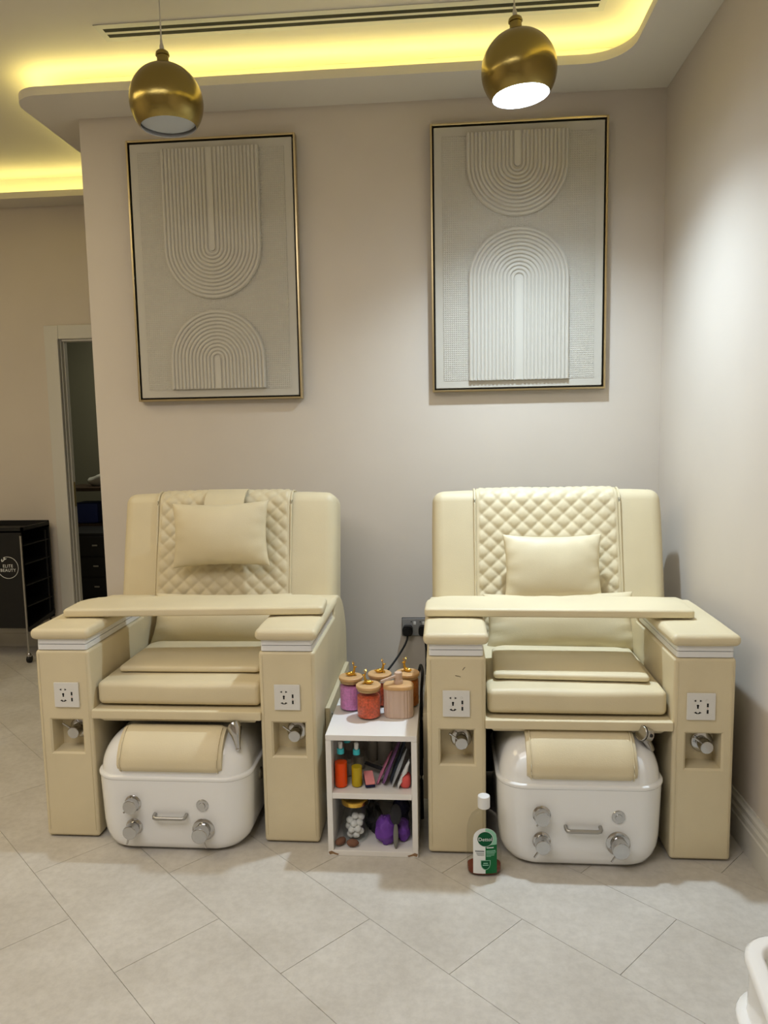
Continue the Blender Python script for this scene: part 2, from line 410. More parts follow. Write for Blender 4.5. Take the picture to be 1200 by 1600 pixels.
# ------------------------------------------------------------------ pendant lamps
def pendant(name, label, loc, tilt, on):
    t = thing(name, label, 'lamp', loc, 0, 'pendant lamps')
    t.rotation_euler = tilt
    R = .130; a0 = math.asin(.099/R)
    n = 22; outer = [(R*math.sin(a), R*math.cos(a)) for a in [.17+(PI-a0-.17)*k/n for k in range(n+1)]]
    inner = [((R-.003)*math.sin(a), (R-.003)*math.cos(a)) for a in [(PI-a0)-(PI-a0-.2)*k/n for k in range(n+1)]]
    b = B(); b.lathe(outer+[(outer[-1][0]-.0015, outer[-1][1]-.0008)], 64, cap0=False, cap1=False); b.mi = 1; b.lathe([(outer[-1][0]-.0015, outer[-1][1]-.0008)]+inner, 64, cap0=False, cap1=True)
    b.obj('shade', ['brass', 'shade_in'], t, angle=60)
    zt = R*math.cos(.17)
    B().lathe([(.0215, zt-.004), (.0205, zt+.028), (.024, zt+.030), (.0245, zt+.034), (.022, zt+.042), (.016, zt+.047), (.006, zt+.049)], 32).obj('collar', 'brass', t)
    B().lathe([(.0075, zt+.047), (.008, zt+.062), (.005, zt+.072), (.0035, zt+.086)], 16).obj('cord_grip', 'cordwhite', t)
    L = (ZC-loc[2])/math.cos(max(abs(tilt[0]), abs(tilt[1])))
    # the cord hangs plumb although the shade is tilted
    inv = Matrix.Rotation(0, 4, 'X') @ t.rotation_euler.to_matrix().to_4x4().inverted()
    topw = inv @ Vector((0, 0, ZC-loc[2]-.002)); sx = t.rotation_euler.to_matrix() @ Vector((0, 0, zt+.08))
    topw = inv @ Vector((sx.x, sx.y, ZC-loc[2]-.002))
    B().tube([(0, 0, zt+.078), topw], .0028, 8).obj('cord', 'cordwhite', t)
    zd = -R*math.cos(a0)+(.034 if on else .010)
    b = B(); b.lathe([(.001, zd-.006), (.05, zd-.004), (.085, zd), (.098, zd+.006)], 40, cap0=True, cap1=False)
    b.obj('diffuser', 'lamp_on' if on else 'lamp_off', t)
    if on:
        l = bpy.data.lights.new('lamp_beam', 'SPOT'); l.energy = SPOT; l.color = (.68, .84, 1.0); l.spot_size = math.radians(134); l.spot_blend = 1.0; l.shadow_soft_size = .045
        lo = bpy.data.objects.new('lamp_beam', l); C.objects.link(lo); lo.parent = t; lo.location = (0, 0, zd-.012)
    return t
M['lamp_on'] = emis('lamp_glow', (.70, .85, 1.0), PEND)
M['lamp_off'] = mat('lamp_frosted_off', (190, 195, 200), .6)
pendant('pendant_lamp', 'unlit brushed brass globe pendant lamp hanging before the left picture', (-.986, 2.75, 2.567), (0, math.radians(-2.5), 0), False)
pendant('pendant_lamp', 'lit globe pendant lamp with blue-white glow before the right picture', (.269, 2.75, 2.607), (0, math.radians(-4.5), 0), True)

# ------------------------------------------------------------------ relief pictures
def ridge(cx, zc, zend, r, wdt, hgt):
    """half-round U/arch ridge, coordinates in the picture plane, proud towards -y"""
    up = zend < zc      # arch if its legs run down
    s = 1 if up else -1
    path = [(cx-r, zend)]
    for k in range(25):
        a = PI-PI*k/24; path.append((cx+r*math.cos(a), zc+s*r*math.sin(a)))
    path.append((cx+r, zend)); b = B(); loops = []
    n = len(path)
    for i in range(n):
        p = Vector(path[i]); t = Vector(path[min(i+1, n-1)])-Vector(path[max(i-1, 0)])
        if i == 0: t = Vector((0, s))
        if i == n-1: t = Vector((0, -s))
        t.normalize(); nn = Vector((-t.y, t.x))
        loops.append([(p.x+nn.x*wdt/2*math.cos(a), -hgt*math.sin(a), p.y+nn.y*wdt/2*math.cos(a)) for a in [PI*q/6 for q in range(7)]])
    b.loft(loops, closed=False); return b
def picture(label, x0, x1, z0, z1, motifs):
    D = .04
    t = thing('wall_picture', label, 'picture', ((x0+x1)/2, YB-.002, z0), 0, 'plaster relief pictures on the wall')
    hw = (x1-x0)/2; H = z1-z0; f = .009
    for s in (-1, 1): B().box(min(s*hw, s*(hw-f)), max(s*hw, s*(hw-f)), -D, 0, 0, H, .0015, 1).obj('frame_stile', 'goldframe', t)
    for a, c in ((0, f), (H-f, H)): B().box(-hw+f, hw-f, -D, 0, a, c, .0015, 1).obj('frame_rail', 'goldframe', t)
    B().box(-hw+f, hw-f, -.012, -.002, f, H-f).obj('shadow_gap', 'black', t)
    g = f+.007
    cv = B().box(-hw+g, hw-g, -.034, -.012, g, H-g, .002, 1).obj('canvas', 'canvas', t)
    B().box(-hw+.052, hw-.052, -.036, -.034, .05, H-.055, .0006, 1).obj('perforated_field', 'gridcanvas', t)
    for cx, zc, zend, R in motifs:
        cx -= (x0+x1)/2; zc -= z0; zend -= z0; s = 1 if zend < zc else -1
        pl = [(cx-R, zend)]+[(cx+R*math.cos(PI-PI*k/32), zc+s*R*math.sin(PI*k/32)) for k in range(33)]+[(cx+R, zend)]
        ar = B().prismy(pl, -.045, -.036).obj('arch_relief' if s > 0 else 'u_shape_relief', 'relief', t, angle=30)
        pitch = (R-.019)/12
        mesh = None
        for k in range(12):
            o = ridge(cx, zc, zend+.002*s, .019+pitch*(k+.5), pitch*.86, .0075).obj('ridge', 'relief', ar, (0, -.0445, 0), angle=60)
        st = [(cx-.0135, zend+.002*s)]+[(cx+.0135*math.cos(PI-PI*k/10), zc+s*.0135*math.sin(PI*k/10)) for k in range(11)]+[(cx+.0135, zend+.002*s)]
        B().prismy(st, -.051, -.045).obj('centre_strip', 'relief', ar)
    return t
picture('gold-framed relief picture with long U shape over a low arch, left one', -1.436, -.654, 1.533, 2.709, [(-1.048, 2.222, 2.662, .226), (-1.044, 1.722, 1.585, .223)])
picture('gold-framed relief picture with short U shape over a tall arch, right one', -.051, .722, 1.547, 2.714, [(.330, 2.53, 2.667, .222), (.337, 2.04, 1.594, .222)])

# ------------------------------------------------------------------ pedicure chair
def knob_mesh(r=.02, L=.045, lev=(1, -1), flange=.027, lever_len=.03):
    """wall-mounted mixer knob pointing to -y, base on y=0"""
    b = B(); m = Matrix.Rotation(PI/2, 4, 'X')
    b.lathe([(flange, 0), (flange, .004), (flange-.004, .007), (r*.9, .008), (r*.9, L*.35)], 28, m, cap1=False)
    b.lathe([(r*.9, L*.35), (r, L*.4), (r, L-.004), (r-.001, L-.0015), (r-.004, L)], 28, m)
    d = Vector((lev[0], 0, lev[1])).normalized()
    p = Vector((0, -L*.72, 0)); b.cyl(p+d*r*.7, p+d*(r+lever_len)+Vector((0, -.006, 0)), .0032, .003, 10)
    return b
def socket_plate():
    b = B(); b.box(-.043, .043, -.007, 0, -.043, .043, .002, 2)
    b.mi = 1
    def blk(x, z, w, h, a=0): b.box(-w/2, w/2, -.0002, .0002, -h/2, h/2, mtx=Matrix.Translation((x, -.0073, z)) @ Matrix.Rotation(a, 4, 'Y'))
    def tri(x, z, s):
        b.prismy([(x-s*.004, z), (x+s*.003, z+.0035), (x+s*.003, z-.0035)], -.0075, -.007)
    tri(-.019, .019, 1); tri(-.002, .019, -1)
    for zz in (.0035, -.0035): b.cyl((-.0105, -.0071, zz), (-.0105, -.0075, zz), .0036 if zz > 0 else .0028, seg=12)
    blk(-.0105, 0, .004, .009)
    tri(-.018, -.019, 1); tri(-.003, -.019, -1); blk(-.014, -.0205, .007, .0035, .5); blk(-.0065, -.0205, .007, .0035, -.5)
    blk(.019, .005, .0055, .012); blk(.019, -.0155, .0055, .012)
    b.mi = 2; b.cyl((.019, -.0071, -.0055), (.019, -.0075, -.0055), .0013, seg=8)
    b.mi = 0; b.tube([(.016+.0035*math.cos(a), -.0072, .0205+.0035*math.sin(a)) for a in [2*PI*k/12 for k in range(12)]], .0005, 4, True)
    return b
def arm_body(x0, x1, hole):
    prof = [(0, .005), (0, .664), (.462, .664), (.475, .728), (.53, .728)]
    for k in range(1, 8):
        a = PI/2*k/7; prof.append((.53+.25*math.sin(a), .49+.238*math.cos(a)))
    prof += [(.78, .005)]
    t = bmesh.new()
    A = [t.verts.new((x0, y, z)) for y, z in prof]; Bv = [t.verts.new((x1, y, z)) for y, z in prof]
    n = len(prof); t.faces.new(A[::-1]); t.faces.new(Bv)
    for i in range(n): t.faces.new((A[i], A[(i+1) % n], Bv[(i+1) % n], Bv[i]))
    bmesh.ops.recalc_face_normals(t, faces=t.faces)
    es = [e for e in t.edges if e.calc_face_angle(0) > .6 or abs(e.verts[0].co.x-e.verts[1].co.x) < 1e-6]
    bmesh.ops.bevel(t, geom=es, offset=.011, segments=3, affect='EDGES', profile=.5)
    t.faces.ensure_lookup_table()
    f = max((f for f in t.faces if f.normal.y < -.95), key=lambda f: f.calc_area())
    lo = list(f.verts); t.faces.remove(f)
    hx0, hx1, hz0, hz1 = hole
    # outer loop ordered by angle about the hole centre
    cx, cz = (hx0+hx1)/2, (hz0+hz1)/2
    corner = {}
    for v in lo: corner[(v.co.x > cx, v.co.z > cz)] = v
    def quadloop(y, g=0, rr=None): return {(sx, sz): t.verts.new(((hx1+g if sx else hx0-g), y, (hz1+g if sz else hz0-g))) for sx in (False, True) for sz in (False, True)}
    yf = lo[0].co.y
    l1 = quadloop(yf, .006); l2 = quadloop(yf+.005, 0); l3 = quadloop(yf+.065, -.004)
    order = [(False, False), (True, False), (True, True), (False, True)]
    for a, c in ((corner, l1), (l1, l2), (l2, l3)):
        for i in range(4):
            p, q = order[i], order[(i+1) % 4]; t.faces.new((a[p], a[q], c[q], c[p]))
    t.faces.new([l3[p] for p in order])
    b = B(); b.merge(t); return b
HW, PW = .476, .187
def build_chair(label, loc, rz):
    t = thing('pedicure_chair', label, 'chair', loc, rz, 'cream pedicure chairs')
    for side in (-1, 1):
        x0, x1 = (-HW, -HW+PW) if side < 0 else (HW-PW, HW)
        cx = (x0+x1)/2
        ar = arm_body(x0, x1, (cx-.052, cx+.056, .308, .422)).obj('armrest_body', 'leather', t, angle=35)
        # seams down both front edges
        for xx in (x0+.012, x1-.012): B().tube([(xx, -.0006, .03), (xx, -.0006, .65)], .0014, 6).obj('seam', 'leather', ar)
        sp = socket_plate().obj('socket_plate', ['ivory_plastic', 'black', 'red'], ar, (cx+.0, -.0005, .512), angle=30)
        kn = knob_mesh(.0205, .055, (-1, .8), .034).obj('tap_knob', 'chrome', ar, (cx+.016, .064, .372), angle=35)
        for z0, z1, nm in ((.666, .684, 'lower_trim'), (.686, .703, 'upper_trim')):
            b = B(); b.prism(rrect(x0+.008, x1-.008, .003, .46, .008, 3), z0, z1); b.obj(nm, 'white_plastic', t, angle=50)
        b = B(); b.prism(rrect(x0+.012, x1-.012, .007, .46, .008, 3), .683, .687); b.obj('trim_gap', 'black', t)
        p = puffbox(PW/2+.009, .245, .0175, .016, (0, 0, .006), 6, .0015, side).obj('arm_pad', 'leather', t, (cx, .232, .7215), angle=60)
        # screwed side panel
        xs = side*(HW+.010)
        pn = B().box(xs-.009, xs+.009, .17, .70, .10, .41, .004).obj('side_panel', 'leather', t)
        for yy in (.21, .66):
            B().cyl((xs+side*.008, yy, .375), (xs+side*.013, yy, .375), .007, .005, 14).obj('screw', 'chrome', pn)
    puffbox(.282, .30, .040, .018, (.002, .010, .006), 8, .002, 3).obj('seat_cushion', 'leather', t, (0, .33, .506), angle=60)
    B().box(-.292, .292, -.005, .62, .428, .459, .006).obj('seat_board', 'leather', t)
    b = B(); b.loft([[(-.275, .012, .4275), (.275, .012, .4275), (.275, .6, .4275), (-.275, .6, .4275)], [(-.262, .03, .410), (.262, .03, .410), (.262, .6, .400), (-.262, .6, .400)]]); b.obj('seat_underside', 'leather', t, smooth=False)
    b = B(); b.box(-.285, .285, .56, .60, .02, .43); b.box(-.285, -.275, .25, .6, .02, .42); b.box(.275, .285, .25, .6, .02, .42); b.obj('base_frame', 'blackmetal', t, smooth=False)
    # reclined backrest
    BH, BT = .76, .19
    rec = math.radians(-13)
    bo = puffbox(.464, BT/2, BH/2, .045, (.004, .012, .008), 10, .002, 5).obj('backrest', 'leather', t, (0, .80, .733), (rec, 0, 0), angle=60)
    # quilted cover draped over the backrest, in the backrest's own frame
    cw = .291; r = .05; h0 = -BH/2+.10; off = .0145
    path = []
    n1 = 110
    for k in range(n1+1): path.append((-BT/2-off, h0+(BH/2-.045-h0)*k/n1, (-1, 0)))
    for k in range(1, 13):
        a = PI/2*k/12; path.append((-BT/2+.045-(.045+off)*math.cos(a), BH/2-.045+(.045+off-.004)*math.sin(a), (-math.cos(a), math.sin(a))))
    for k in range(1, 9): path.append((-BT/2+.045+(BT-.09)*k/8, BH/2+off-.004, (0, 1)))
    for k in range(1, 9):
        a = PI/2*k/8; path.append((BT/2-.045+(.045+off)*math.sin(a), BH/2-.045+(.045+off-.004)*math.cos(a), (math.sin(a), math.cos(a))))
    path.append((BT/2+off, BH/2-.20, (1, 0)))
    nx = 150; b = B(); rows = []; s = 0; prev = None
    for d, h, nn in path:
        if prev: s += math.hypot(d-prev[0], h-prev[1])
        prev = (d, h); row = []
        for i in range(nx+1):
            u = -1+2*i/nx; x = u*cw*(1+.008*math.sin(s*7))
            ed = cw-abs(u*cw)
            a = x/.066+s/.062; c = x/.066-s/.062
            q = .0085*(abs(math.sin(PI*a))*abs(math.sin(PI*c)))**.42
            if ed < .018: q = .003 if ed > .006 else -.003
            if h > BH/2-.01 and d > -.05: q *= .5
            wv = .003*noise.noise(Vector((x*6, s*6, 2)))
            row.append((x, d+nn[0]*(q+wv), h+nn[1]*(q+wv)))
        rows.append(row)
    b.loft(rows, closed=False); qc = b.obj('quilted_cover', 'leather', t, (0, .80, .733), (rec, 0, 0), angle=75)
    qc.modifiers.clear()
    for sd in (-1, 1):
        pts = [(sd*cw, d+nn[0]*.001, h+nn[1]*.001) for d, h, nn in path[::3]]
        B().tube(pts, .0042, 6).obj('piping', 'leather', qc)
    return t
CL = (-.905, 2.33, 0); CRt = (.413, 2.292, 0)
chairL = build_chair('cream pedicure chair on the left with the strapped head pillow', CL, 0)
chairR = copy_tree(chairL); chairR.location = CRt; chairR['label'] = 'cream pedicure chair on the right beside the wall corner'
for ch in chairL.children:
    if ch.name.startswith('backrest'): ch.location.x -= .022
    if ch.name.startswith('quilted_cover'): ch.location.x -= .036
for cc, sg in ((chairL, -1), (chairR, 1)):
    for ch in cc.children:
        if ch.name.startswith('armrest_body'):
            for g in ch.children:
                if g.name.startswith('socket_plate') and g.location.x*sg > 0: g.location.x -= sg*.011

for ch in chairR.children:
    if ch.name.startswith('armrest_body') and any(v.co.x < -.4 for v in ch.data.vertices):
        for p, q in (((-.362, .620), (-.354, .630)), ((-.385, .602), (-.368, .598))): B().tube([(p[0], -.0002, p[1]), ((p[0]+q[0])/2, -.0004, (p[1]+q[1])/2+.001), (q[0], -.0002, q[1])], .0009, 5).obj('scuff_mark', 'darkwood', ch)
B().box(-.075, .075, -.004, .004, 0, .010, .002).obj('strap_edge', 'satin', chairR, (.02, .90, 1.118))
# things lying on the chairs
def board(name, label, cat, w, d, th, rc, loc, rz, rx=0, group=None, tilt=0):
    """thin padded board with rounded back corners, front edge straight"""
    t = rrect(-w/2, w/2, -d/2, d/2, .012, 4)
    out = []
    for cx, cy, a0, r in ((w/2-rc, d/2-rc, 0, rc), (-w/2+rc, d/2-rc, PI/2, rc), (-w/2+.014, -d/2+.014, PI, .014), (w/2-.014, -d/2+.014, 1.5*PI, .014)):
        for k in range(9): a = a0+PI/2*k/8; out.append((cx+r*math.cos(a), cy+r*math.sin(a)))
    def ins(p, e):
        l = math.hypot(*p); q = []
        return (p[0]-math.copysign(min(abs(p[0]), e), p[0]), p[1]-math.copysign(min(abs(p[1]), e), p[1]))
    loops = []
    for e, z in ((.006, 0), (.002, .002), (0, .006), (0, th-.009), (.003, th-.004), (.009, th-.001), (.02, th), (.05, th+.0015)):
        loops.append([(*ins(p, e), z) for p in out])
    b = B(); b.loft(loops); o = b.obj(name, 'leather', None, loc, (rx, tilt, rz), angle=50)
    return tag(o, label, cat, group)
board('arm_board', 'long padded board laid across the arms of the left chair', 'board', .915, .205, .03, .09, (-.884, 2.565, .7485), math.radians(3.0), group='padded boards across the chair arms')
board('arm_board', 'long padded board laid across the arms of the right chair', 'board', .885, .205, .03, .09, (.372, 2.555, .7485), math.radians(-1.2), group='padded boards across the chair arms')
board('seat_pad', 'thin padded board lying flat on the seat of the left chair', 'board', .50, .32, .022, .04, (-.895, 2.60, .5545), math.radians(.5), group='padded boards on the seats')
board('seat_pad', 'thin padded board lying slightly askew on the seat of the right chair', 'board', .50, .33, .022, .05, (.412, 2.555, .5545), math.radians(-2.5), group='padded boards on the seats')
def cushion(name, label, hx, hy, T, loc, rx, rz=0, ry=0, seed=0, sag=0, group=None):
    o = pillow(hx, hy, T, seed=seed, sag=sag).obj(name, 'leather', None, loc, (rx, ry, rz), angle=80); o.modifiers.clear()
    return tag(o, label, 'pillow', group)
lean = math.radians(90-16)
hp = thing('head_pillow', 'small cream pillow strapped over the top of the left chair back', 'pillow', (-.928, 2.985, .962))
o = pillow(.205, .135, .055, seed=1.3, sag=.01).obj('cushion', 'leather', hp, (0, 0, 0), (math.radians(80), math.radians(-1.5), math.radians(0)), angle=80); o.modifiers.clear()
b = B()
sp = [(.045, .09), (.070, .135), (.100, .162), (.135, .177), (.165, .174), (.30, .142), (.338, .11), (.348, .0)]
pa = []
for k in range(len(sp)-1):
    for q in range(4):
        f = q/4; pa.append((sp[k][0]*(1-f)+sp[k+1][0]*f, sp[k][1]*(1-f)+sp[k+1][1]*f))
pa.append(sp[-1])
b.loft([[(-.085, y, z), (.085, y, z), (.085, y+.004, z-.006), (-.085, y+.004, z-.006)] for y, z in pa]); b.obj('strap', 'leather', hp, angle=50)
cushion('lumbar_pillow', 'plump cream lumbar pillow under the arm board of the left chair', .285, .112, .072, (-.905, 2.87, .628), math.radians(62), seed=2.1, group='lumbar pillows')
cushion('lumbar_pillow', 'plump cream lumbar pillow under the arm board of the right chair', .290, .118, .072, (.437, 2.85, .628), math.radians(63), seed=4.4, group='lumbar pillows', ry=math.radians(-1))
cushion('small_pillow', 'small cream pillow leaning on the quilted back of the right chair', .193, .140, .06, (.420, 2.925, .822), math.radians(76), seed=3.2)

# ------------------------------------------------------------------ foot spa tubs
def tub(label, loc, W, pad_off, pad_w, showerR):
    t = thing('foot_spa_tub', label, 'foot spa', loc, 0, 'white foot spa tubs under the chairs')
    D = .46; hw = W/2
    def ring(ins, z, r, iy=None): return [(x, y, z) for x, y in rrect(-hw+ins, hw-ins, ins if iy is None else iy, D-max(0, ins)*.2, r, 8)]
    b = B(); b.loft([ring(.085, .003, .06, .035), ring(.058, .006, .07, .018), ring(.034, .016, .08, .008), ring(.018, .032, .09, .005), ring(.009, .055, .09, .004), ring(.005, .09, .09, .003), ring(.001, .2, .09, .001), ring(0, .25, .09)])
    b.obj('basin', 'acrylic', t, angle=60)
    b = B(); b.loft([ring(-.0004, .247, .09), ring(-.0022, .250, .09), ring(-.0026, .256, .09), ring(-.0012, .260, .09), ring(.004, .262, .09)]); b.obj('rim', 'acrylic', t, angle=60)
    # hood rising behind the lip, quarter-ellipse section
    loops = []
    for k in range(15):
        a = PI/2*k/14; e = .112*(1-math.cos(a)); z = .2605+.128*math.sin(a)
        loops.append([(x, y, z) for x, y in rrect(-hw+.007+e*.9, hw-.007-e*.9, .007+e, D-.004, max(.03, .085-e*.3), 8)])
    b = B(); b.loft(loops); b.obj('hood', 'acrylic', t, angle=60)
    # footrest pad: curved slab lying on the sloping front of the hood
    fp = B(); loops = []
    hwp = pad_w/2
    for k in range(17):
        u = -1+2*k/16; x = pad_off+hwp*u
        e = max(0, abs(u)-.9)/.1; ch = 1-.10*e*e
        sec = []
        yz = [(.034, .268), (.014, .2715), (-.002, .281), (-.007, .297), (-.001, .325), (.018, .360), (.048, .390), (.074, .403), (.092, .404), (.100, .396), (.118, .340), (.070, .290)]
        cy, cz = .075, .33
        loops.append([(x, cy+(y-cy)*ch, cz+(z-cz)*ch) for y, z in yz])
    fp.loft(loops); po = fp.obj('footrest_pad', 'leather', t, angle=50)
    for u in (-.93, .93): B().tube([(pad_off+hwp*u, y-.0008, z+.0004) for y, z in [(.014, .2715), (-.002, .281), (-.007, .297), (-.001, .325), (.018, .360), (.048, .390), (.074, .403)]], .0016, 6).obj('seam', 'leather', po)
    # controls on the front
    for x, z, r, L, fl, lev in ((-.125, .168, .0235, .034, .028, (-1, -.9)), (-.125, .086, .023, .046, .028, (-.3, -1)), (.110, .083, .026, .050, .037, (.5, -1))):
        lv = lev if showerR else (-.8, -1)
        kb = knob_mesh(r, L, lv, fl, .02 if z < .1 else .006).obj('control_knob', 'chrome', t, (x, .004, z), angle=35)
    b = B(); b.cyl((.110, .004, .166), (.110, -.003, .166), .021, .0195, 26, .002); b.cyl((.110, -.003, .166), (.110, -.006, .166), .011, .010, 22); b.obj('push_button', 'chrome', t, angle=35)
    b = B(); b.tube([(-.051, .006, .133), (-.051, -.010, .131), (-.048, -.017, .129), (-.040, -.019, .128), (.044, -.019, .128), (.052, -.017, .129), (.055, -.010, .131), (.055, .006, .133)], .0062, 10); b.obj('pull_handle', 'satin', t, angle=60)
    b = B(); b.cyl((hw-.003, .17, .20), (hw+.004, .17, .20), .022, .020, 24, .0015); b.cyl((hw+.004, .17, .20), (hw+.006, .17, .20), .011, .009, 20); b.obj('side_jet', 'chrome', t, angle=35)
    # hand shower parked at the back right
    b = B(); b.lathe([(.036, -.006), (.040, 0), (.038, .006), (.022, .008)], 24, Matrix.Translation((hw-.085, .125, .352)) @ Matrix.Rotation(math.radians(25), 4, 'X') @ Matrix.Rotation(math.radians(18), 4, 'Y'))
    b.obj('shower_seat', 'acrylic', t)
    b = B()
    if showerR:
        b.tube([(hw-.040, .045, .345), (hw-.043, .048, .362), (hw-.047, .054, .384), (hw-.052, .060, .405), (hw-.058, .066, .416), (hw-.064, .072, .420)], [.008, .011, .016, .023, .022, .009], 16)
        b.sphere((hw-.040, .045, .343), .009)
    else:
        c = Vector((hw-.062, .055, .402)); d = Vector((-.75, -.42, .30)).normalized()
        b.cyl(c+d*-.018, c+d*.018, .023, .023, 24, .002); b.cyl(c+Vector((0, 0, -.01)), c+Vector((.03, .03, -.06)), .013, .010, 16)
        q = c+d*.0195; b.mi = 1; b.cyl(c+d*.010, c+d*.013, .0236, .0236, 24); b.cyl(c+d*-.004+Vector((.014, -.014, 0)), c+d*.004+Vector((.015, -.0155, .001)), .006, .006, 10)
    b.obj('hand_shower', ['chrome', 'black'], t, angle=50)
    return t
tub('white foot spa tub under the left chair with upright chrome hand shower', (-.912, 2.258, 0), .528, .002, .352, True)
tub('white foot spa tub under the right chair beside the disinfectant bottle', (.418, 2.232, 0), .520, -.002, .336, False).scale = (1, 1, 1.05)

# third tub, cut by the lower right corner of the picture
t = thing('foot_spa_tub', 'white foot spa tub cut off at the lower right corner', 'foot spa', (.735, 1.155, 0), math.radians(-8))
def ring3(ins, z, r, grow=0): return [(x, y, z) for x, y in rrect(-.205+ins, .205-ins, -.27+ins, .27-ins, max(.02, r-.035-ins), 8)]
b = B(); b.loft([ring3(.06, .004, .10), ring3(.03, .02, .12), ring3(.02, .12, .12), ring3(.012, .20, .12), ring3(.010, .23, .12)]); b.obj('basin', 'acrylic', t, angle=60)
b = B(); b.loft([ring3(.010, .23, .12), ring3(-.002, .233, .12), ring3(-.006, .24, .12), ring3(-.002, .247, .12), ring3(.014, .25, .12)]); b.obj('rim', 'acrylic', t, angle=60)
b = B(); b.loft([ring3(.014, .249, .12), ring3(.016, .33, .12), ring3(.010, .345, .12), ring3(.006, .356, .12), ring3(.008, .366, .12), ring3(.016, .371, .12), ring3(.034, .371, .12), ring3(.040, .368, .12), ring3(.045, .355, .12), ring3(.046, .325, .12)], True, True); b.obj('hood', 'acrylic', t, angle=60)
puffbox(.146, .205, .014, .014, (0, 0, .006), 6).obj('footrest_pad', 'leather', t, (.004, -.005, .345), angle=60)

# ------------------------------------------------------------------ white shelf unit with its contents
sx0, sx1, sy0, sy1, sh = -.390, -.096, 2.268, 2.60, .41
t = thing('shelf_unit', 'small white two-tier shelf with chipped base between the chairs', 'shelf', ((sx0+sx1)/2, sy0, 0))
hw = (sx1-sx0)/2; dp = sy1-sy0; th = .018
for s in (-1, 1): B().box(min(s*hw, s*(hw-th)), max(s*hw, s*(hw-th)), 0, dp, .018, sh-.019, .001, 1).obj('side_board', 'melamine', t)
B().box(-hw, hw, 0, dp, sh-.019, sh, .001, 1).obj('top_board', 'melamine', t)
B().box(-hw+th, hw-th, 0, dp, .195, .214, .001, 1).obj('middle_board', 'melamine', t)
B().box(-hw, hw, 0, dp, .0, .018, .001, 1).obj('bottom_board', 'melamine', t)
B().box(-hw+.002, hw-.002, dp-.006, dp-.001, .018, sh-.019).obj('back_board', 'melamine', t)
def chip(x, s):
    b = B(); pl = [(x, .012), (x+s*.010, .016), (x+s*.022, .010), (x+s*.034, .006), (x+s*.030, .002), (x+s*.014, .006), (x+s*.004, .003)]
    b.prismy(pl, -.0006, .002); b.obj('chipped_edge', 'chip', t, smooth=False)
chip(-hw+.001, 1); chip(hw-.001, -1)

def deer(b, z, rz, s=1.0):
    m = Matrix.Translation((0, 0, z)) @ Matrix.Rotation(rz, 4, 'Z') @ Matrix.Scale(s, 4)
    b.sphere((0, 0, .007), .015, .0075, .0075, 14, 8, m)
    b.tube([m @ Vector(p) for p in ((.008, 0, .009), (.012, 0, .018), (.0125, 0, .027))], [.006*s, .0042*s, .0033*s], 8)
    b.sphere((.0155, 0, .029), .0062, .0032, .0034, 10, 6, m)
    for q in (-1, 1):
        b.tube([m @ Vector(p) for p in ((.012, q*.001, .031), (.009, q*.005, .037), (.008, q*.008, .043), (.011, q*.009, .049))], [.0014*s, .0012*s, .0011*s, .0007*s], 5)
        b.tube([m @ Vector(p) for p in ((.0085, q*.0065, .040), (.014, q*.008, .044))], [.0011*s, .0006*s], 5)
        b.tube([m @ Vector(p) for p in ((.012, q*.003, .030), (.010, q*.008, .031))], [.0016*s, .0006*s], 5)
        b.tube([m @ Vector(p) for p in ((.010, q*.006, .003), (.019, q*.007, .0025), (.013, q*.008, .001))], [.0024*s, .0016*s, .0013*s], 5)
    b.sphere((-.015, 0, .009), .003, .0025, .003, 8, 6, m)
def salt_jar(label, x, y, r, h, fill, cont, dz, rz):
    t = thing('salt_jar', label, 'jar', (x, y, sh+.0005), 0, 'lidded jars on the white shelf')
    b = B(); b.lathe([(r-.006, 0), (r-.001, .003), (r, .008), (r, h), (r-.0025, h), (r-.0025, .006), (r-.006, .004)], 40); b.obj('glass_jar', 'glass', t, angle=40)
    b = B(); b.lathe([(r-.004, .0062), (r-.0030, .009), (r-.0030, h*fill), (r*.6, h*fill+.004), (.002, h*fill+.003)], 36); b.obj('contents', cont, t, angle=50)
    b = B(); b.lathe([(r-.004, h-.010), (r-.004, h), (r+.001, h+.0005), (r+.001, h+.002), (r+.001, h+.008), (r-.001, h+.010), (r-.004, h+.0105)], 40); ld = b.obj('lid', 'bamboo', t, angle=40)
    b = B(); deer(b, h+.010, rz, 1.05); b.obj('deer_handle', 'gold', ld, angle=70)
    return t
salt_jar('glass jar of pink salt with gold deer on its wooden lid', -.333, 2.497, .041, .108, .78, 'pinksalt', 0, .3)
salt_jar('glass jar of coral orange salt, frontmost jar on the white shelf', -.264, 2.425, .0415, .104, .72, 'orangesalt', 0, 2.9)
salt_jar('wooden-lidded jar half hidden behind the coral salt jar', -.236, 2.545, .041, .104, .6, 'orangesalt', 0, .2)
salt_jar('jar of amber salt at the right behind the fluted dispenser', -.137, 2.540, .0415, .110, .85, 'amber', 0, 2.6)
